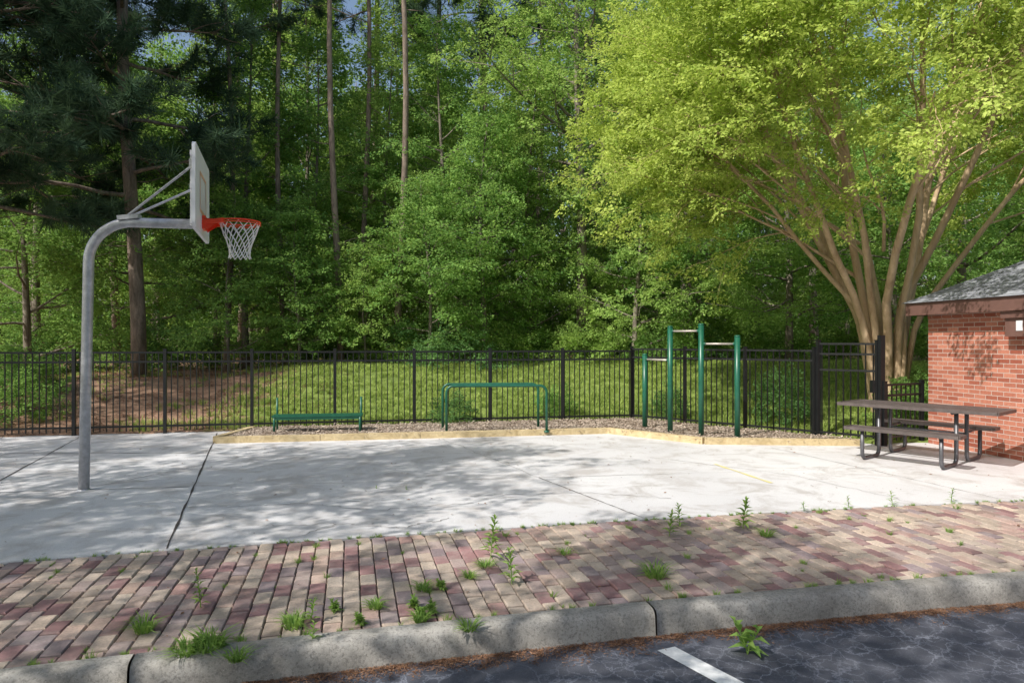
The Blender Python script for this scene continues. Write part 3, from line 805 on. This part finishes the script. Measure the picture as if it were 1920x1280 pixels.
for az,el,h,LL in ((3.05,34,2.5,3.6),(3.45,40,2.9,3.4),(2.7,42,3.2,3.2),(4.1,35,3.0,2.4),(3.2,47,3.6,3.4)):
    el=math.radians(el); d=V(math.cos(az)*math.cos(el),math.sin(az)*math.cos(el),math.sin(el))
    grow(base+V(math.cos(az)*.45,math.sin(az)*.45,h),d,LL,.035,1)
b.tube([base-pz*.1,base+pz*.15,base+pz*.4],[.34,.26,.10],12,0)
b.obj('trunk_and_branches',[M['myrtle_bark']],parent=e,smooth_=True); scatter('foliage',it,'myr',e)

# shade trees beside and behind the viewpoint
SV=[]
for k in range(3):
    b=MB(); it=[]; decid(b,it,V(0,0,0),12.5,3.5,.2,.46,20,.62,.75,6)
    SV.append((b.mesh('shade_trunk',[M['bark']],True),bake_mesh('shade_foliage',it,'mid')))
for i,(x,y,s) in enumerate(((-11,1.0,1),(-8.3,3.5,.92),(-5.0,-.8,.8),(-2.6,-3.4,.95),(-.8,-2.0,.72),(-15,3.0,1.05),(-7.0,-5.4,1),(1.5,-4.5,.9),(-14,-2.5,1.1),(-15.5,8.5,1.05))):
    e=empty('shade_tree'); r=R.uniform(0,6.28); d=SV[i%3]
    place(e,d[0],'trunk_and_branches',x,y,-.2,r,s); place(e,d[1],'foliage',x,y,-.2,r,s)

it=[]
while len(it)<16000:
    x=R.uniform(-13,15); y=R.uniform(11.4,22); a,c=fdist(x,y); d=max(a,c if y>11.5 else -1)
    if d<.12 or d>8.5: continue
    g=smooth((x+7.4)/3.2)+.6*noise.noise(V(x*.8,y*.8,4))
    if R.random()>g+.04: continue
    if R.random()<.45*max(0,noise.noise(V(x*.6,y*.6,9))): continue
    it.append(((x,y,gz(x,y)-.01),(R.gauss(0,.12),R.gauss(0,.12),R.uniform(0,6.28)),R.uniform(.3,.8)))
scatter('berm_grass',it,'grass')
it=[]
for i in range(3500):
    x=R.uniform(-14,-4); y=R.uniform(12,20); a,c=fdist(x,y)
    if a<.1: continue
    it.append(((x,y,gz(x,y)),(R.gauss(0,.2),R.gauss(0,.2),R.uniform(0,6.28)),R.uniform(1,2.2)))
scatter('pine_straw',it,'lit')

# ---------------------------------------------------------------- weeds
def setr(ob):
    me=ob.data; me.attributes.new('rnd','FLOAT','FACE').data.foreach_set('value',NR.rand(len(me.polygons)).astype(np.float32))
def weed(x,y,h,nleaf,ll,lw,z=0.0,br=1,name='weed'):
    b=MB()
    for q in range(br):
        a=R.uniform(0,6.28); lean=V(math.cos(a),math.sin(a),0)*(.12 if br==1 else .45)
        hh=h*(1 if q==0 else R.uniform(.5,.85)); pts=[V(0,0,0)+lean*hh*(t**1.5)+V(0,0,hh*t) for t in (0,.33,.66,1)]
        b.tube(pts,[.004,.0035,.003,.0015],5,0)
        for k in range(nleaf):
            t=.12+.88*k/nleaf; i=min(2,int(t*3)); p=pts[i].lerp(pts[i+1],t*3-i); az=k*2.4+R.gauss(0,.3)
            el=.1+.9*t+R.gauss(0,.15); d=V(math.cos(az)*math.cos(el),math.sin(az)*math.cos(el),math.sin(el)); s=d.cross(pz).normalized()*lw*(1.15-.5*t); Lf=ll*(1.15-.55*t)*R.uniform(.8,1.15)
            m=p+d*Lf*.4+pz*.002; e_=p+d*Lf-pz*Lf*.22
            nn=s.cross(d).normalized()*lw*.25
            b.add([p,m+s*.5+nn,m,m-s*.5+nn,e_],[(0,1,2),(0,2,3),(1,4,2),(2,4,3)],0)
    o=b.obj(name,[M['l_weed']]); setr(o); o.location=(x,y,z)
def tuftobj(x,y,n,sp,h,z=0,name='grass_tuft'):
    b=MB()
    for i in range(n):
        a=R.uniform(0,6.28); r=sp*math.sqrt(R.random())*.4; p=V(r*math.cos(a),r*math.sin(a),0); L=h*R.uniform(.5,1.2)
        o=V(math.cos(a+R.gauss(0,.5)),math.sin(a+R.gauss(0,.5)),0); s=V(-o.y,o.x,0)*.0038; ou=sp*R.uniform(.3,1.1)
        m=p+pz*L*.65+o*ou*.35; e_=p+pz*L*.8+o*ou
        b.add([p-s,p+s,m+s*.8,m-s*.8,e_],[(0,1,2,3),(3,2,4)])
    ob=b.obj(name,[M['l_weed']]); setr(ob); ob.location=(x,y,z)
W=[(-.165,5.31,.31,34,.11,.032),(0,4.73,.24,22,.10,.03),(1.36,5.9,.2,20,.10,.028),(1.52,6.2,.19,20,.09,.026),(2.07,6.12,.26,28,.12,.036),(-1.96,4.3,.24,20,.07,.024),(-1.2,4.08,.14,14,.07,.024),(-1.12,3.83,.1,10,.06,.02),(3.9,7.0,.14,16,.07,.014),(4.6,7.15,.14,16,.07,.014),(2.9,6.78,.08,12,.06,.012),(3.4,6.9,.12,14,.06,.012),(-1.55,7.8,.03,6,.04,.012),(-1.2,7.75,.04,6,.04,.012)]
for w in W: weed(*w)
weed(1.38,4.0,.2,10,.11,.06,z=-.15,br=2)
for x,y,n,sp,h in ((-2.13,3.95,110,.12,.10),(-1.28,4.0,110,.11,.10),(-.86,4.3,80,.09,.07),(-1.65,3.72,160,.15,.10),(-1.45,3.6,90,.10,.07),(-.55,4.1,90,.09,.07),(1.02,4.86,110,.15,.11),(-.6,4.62,70,.10,.06),(-.2,5.1,70,.12,.05),(-.3,4.85,60,.08,.06),(.42,5.4,50,.1,.05),(2.2,5.9,80,.12,.07),(-.25,3.98,70,.10,.06),(-1.75,3.66,110,.12,.08)): tuftobj(x,y,n,sp,h)
for x,y in ((-1.6,3.74),(-1.7,3.7),(-.55,4.15),(-.62,4.3),(-.48,4.62),(-1.1,4.25),(-.9,4.05),(-.5,4.22)): weed(x,y,.07,14,.055,.022,br=5)
it=[]
for i in range(480):
    i_=R.randint(-55,65); v=R.uniform(-1.4,1.8); p=O+U*(i_*bw)+W_*v
    if not (curbY(p.x)+.02<p.y<courtY(p.x)): continue
    if noise.noise(p*.9)+.25<R.random()*.7: continue
    it.append(((p.x-.003,p.y,-.008),(0,0,R.uniform(0,6.28)),R.uniform(.15,.6)))
for i in range(150):
    x=R.uniform(-4,6); it.append(((x,courtY(x)-.006,-.006),(0,0,R.uniform(0,6.28)),R.uniform(.1,.4)))
for i in range(60):
    x=R.uniform(-3,5); it.append(((x,curbY(x)+.004,-.0),(0,0,R.uniform(0,6.28)),R.uniform(.2,.5)))
scatter('joint_grass',it,'wgrass')

# ---------------------------------------------------------------- light, sky, camera
S_=V(-.52,-.47,.71).normalized()
el=math.asin(S_.z); rot=math.atan2(S_.x,S_.y)
sun=bpy.data.lights.new('sun','SUN'); sun.energy=5; sun.angle=math.radians(.5); sun.color=(1,.96,.89)
so=bpy.data.objects.new('sun',sun); so.rotation_euler=(-S_).to_track_quat('-Z','Y').to_euler(); so.location=(-10,-10,30); COL.objects.link(so)
w=bpy.data.worlds.new('World'); sc.world=w; w.use_nodes=True; nt=w.node_tree; bg=nt.nodes['Background']
sky=nt.nodes.new('ShaderNodeTexSky'); sky.sky_type='NISHITA'; sky.sun_disc=False; sky.sun_elevation=el; sky.sun_rotation=rot
sky.air_density=1.2; sky.dust_density=3; sky.ozone_density=1
nt.links.new(sky.outputs[0],bg.inputs[0]); bg.inputs[1].default_value=.15
cam=bpy.data.cameras.new('camera'); cam.lens=24; cam.sensor_width=36; cam.clip_end=2000; cam.clip_start=.05
co=bpy.data.objects.new('camera',cam); co.location=(0,0,1.68); co.rotation_euler=(math.radians(90),0,0); COL.objects.link(co); sc.camera=co
sc.view_settings.view_transform='Standard'; sc.view_settings.look='None'; sc.view_settings.exposure=0
print(CNT)
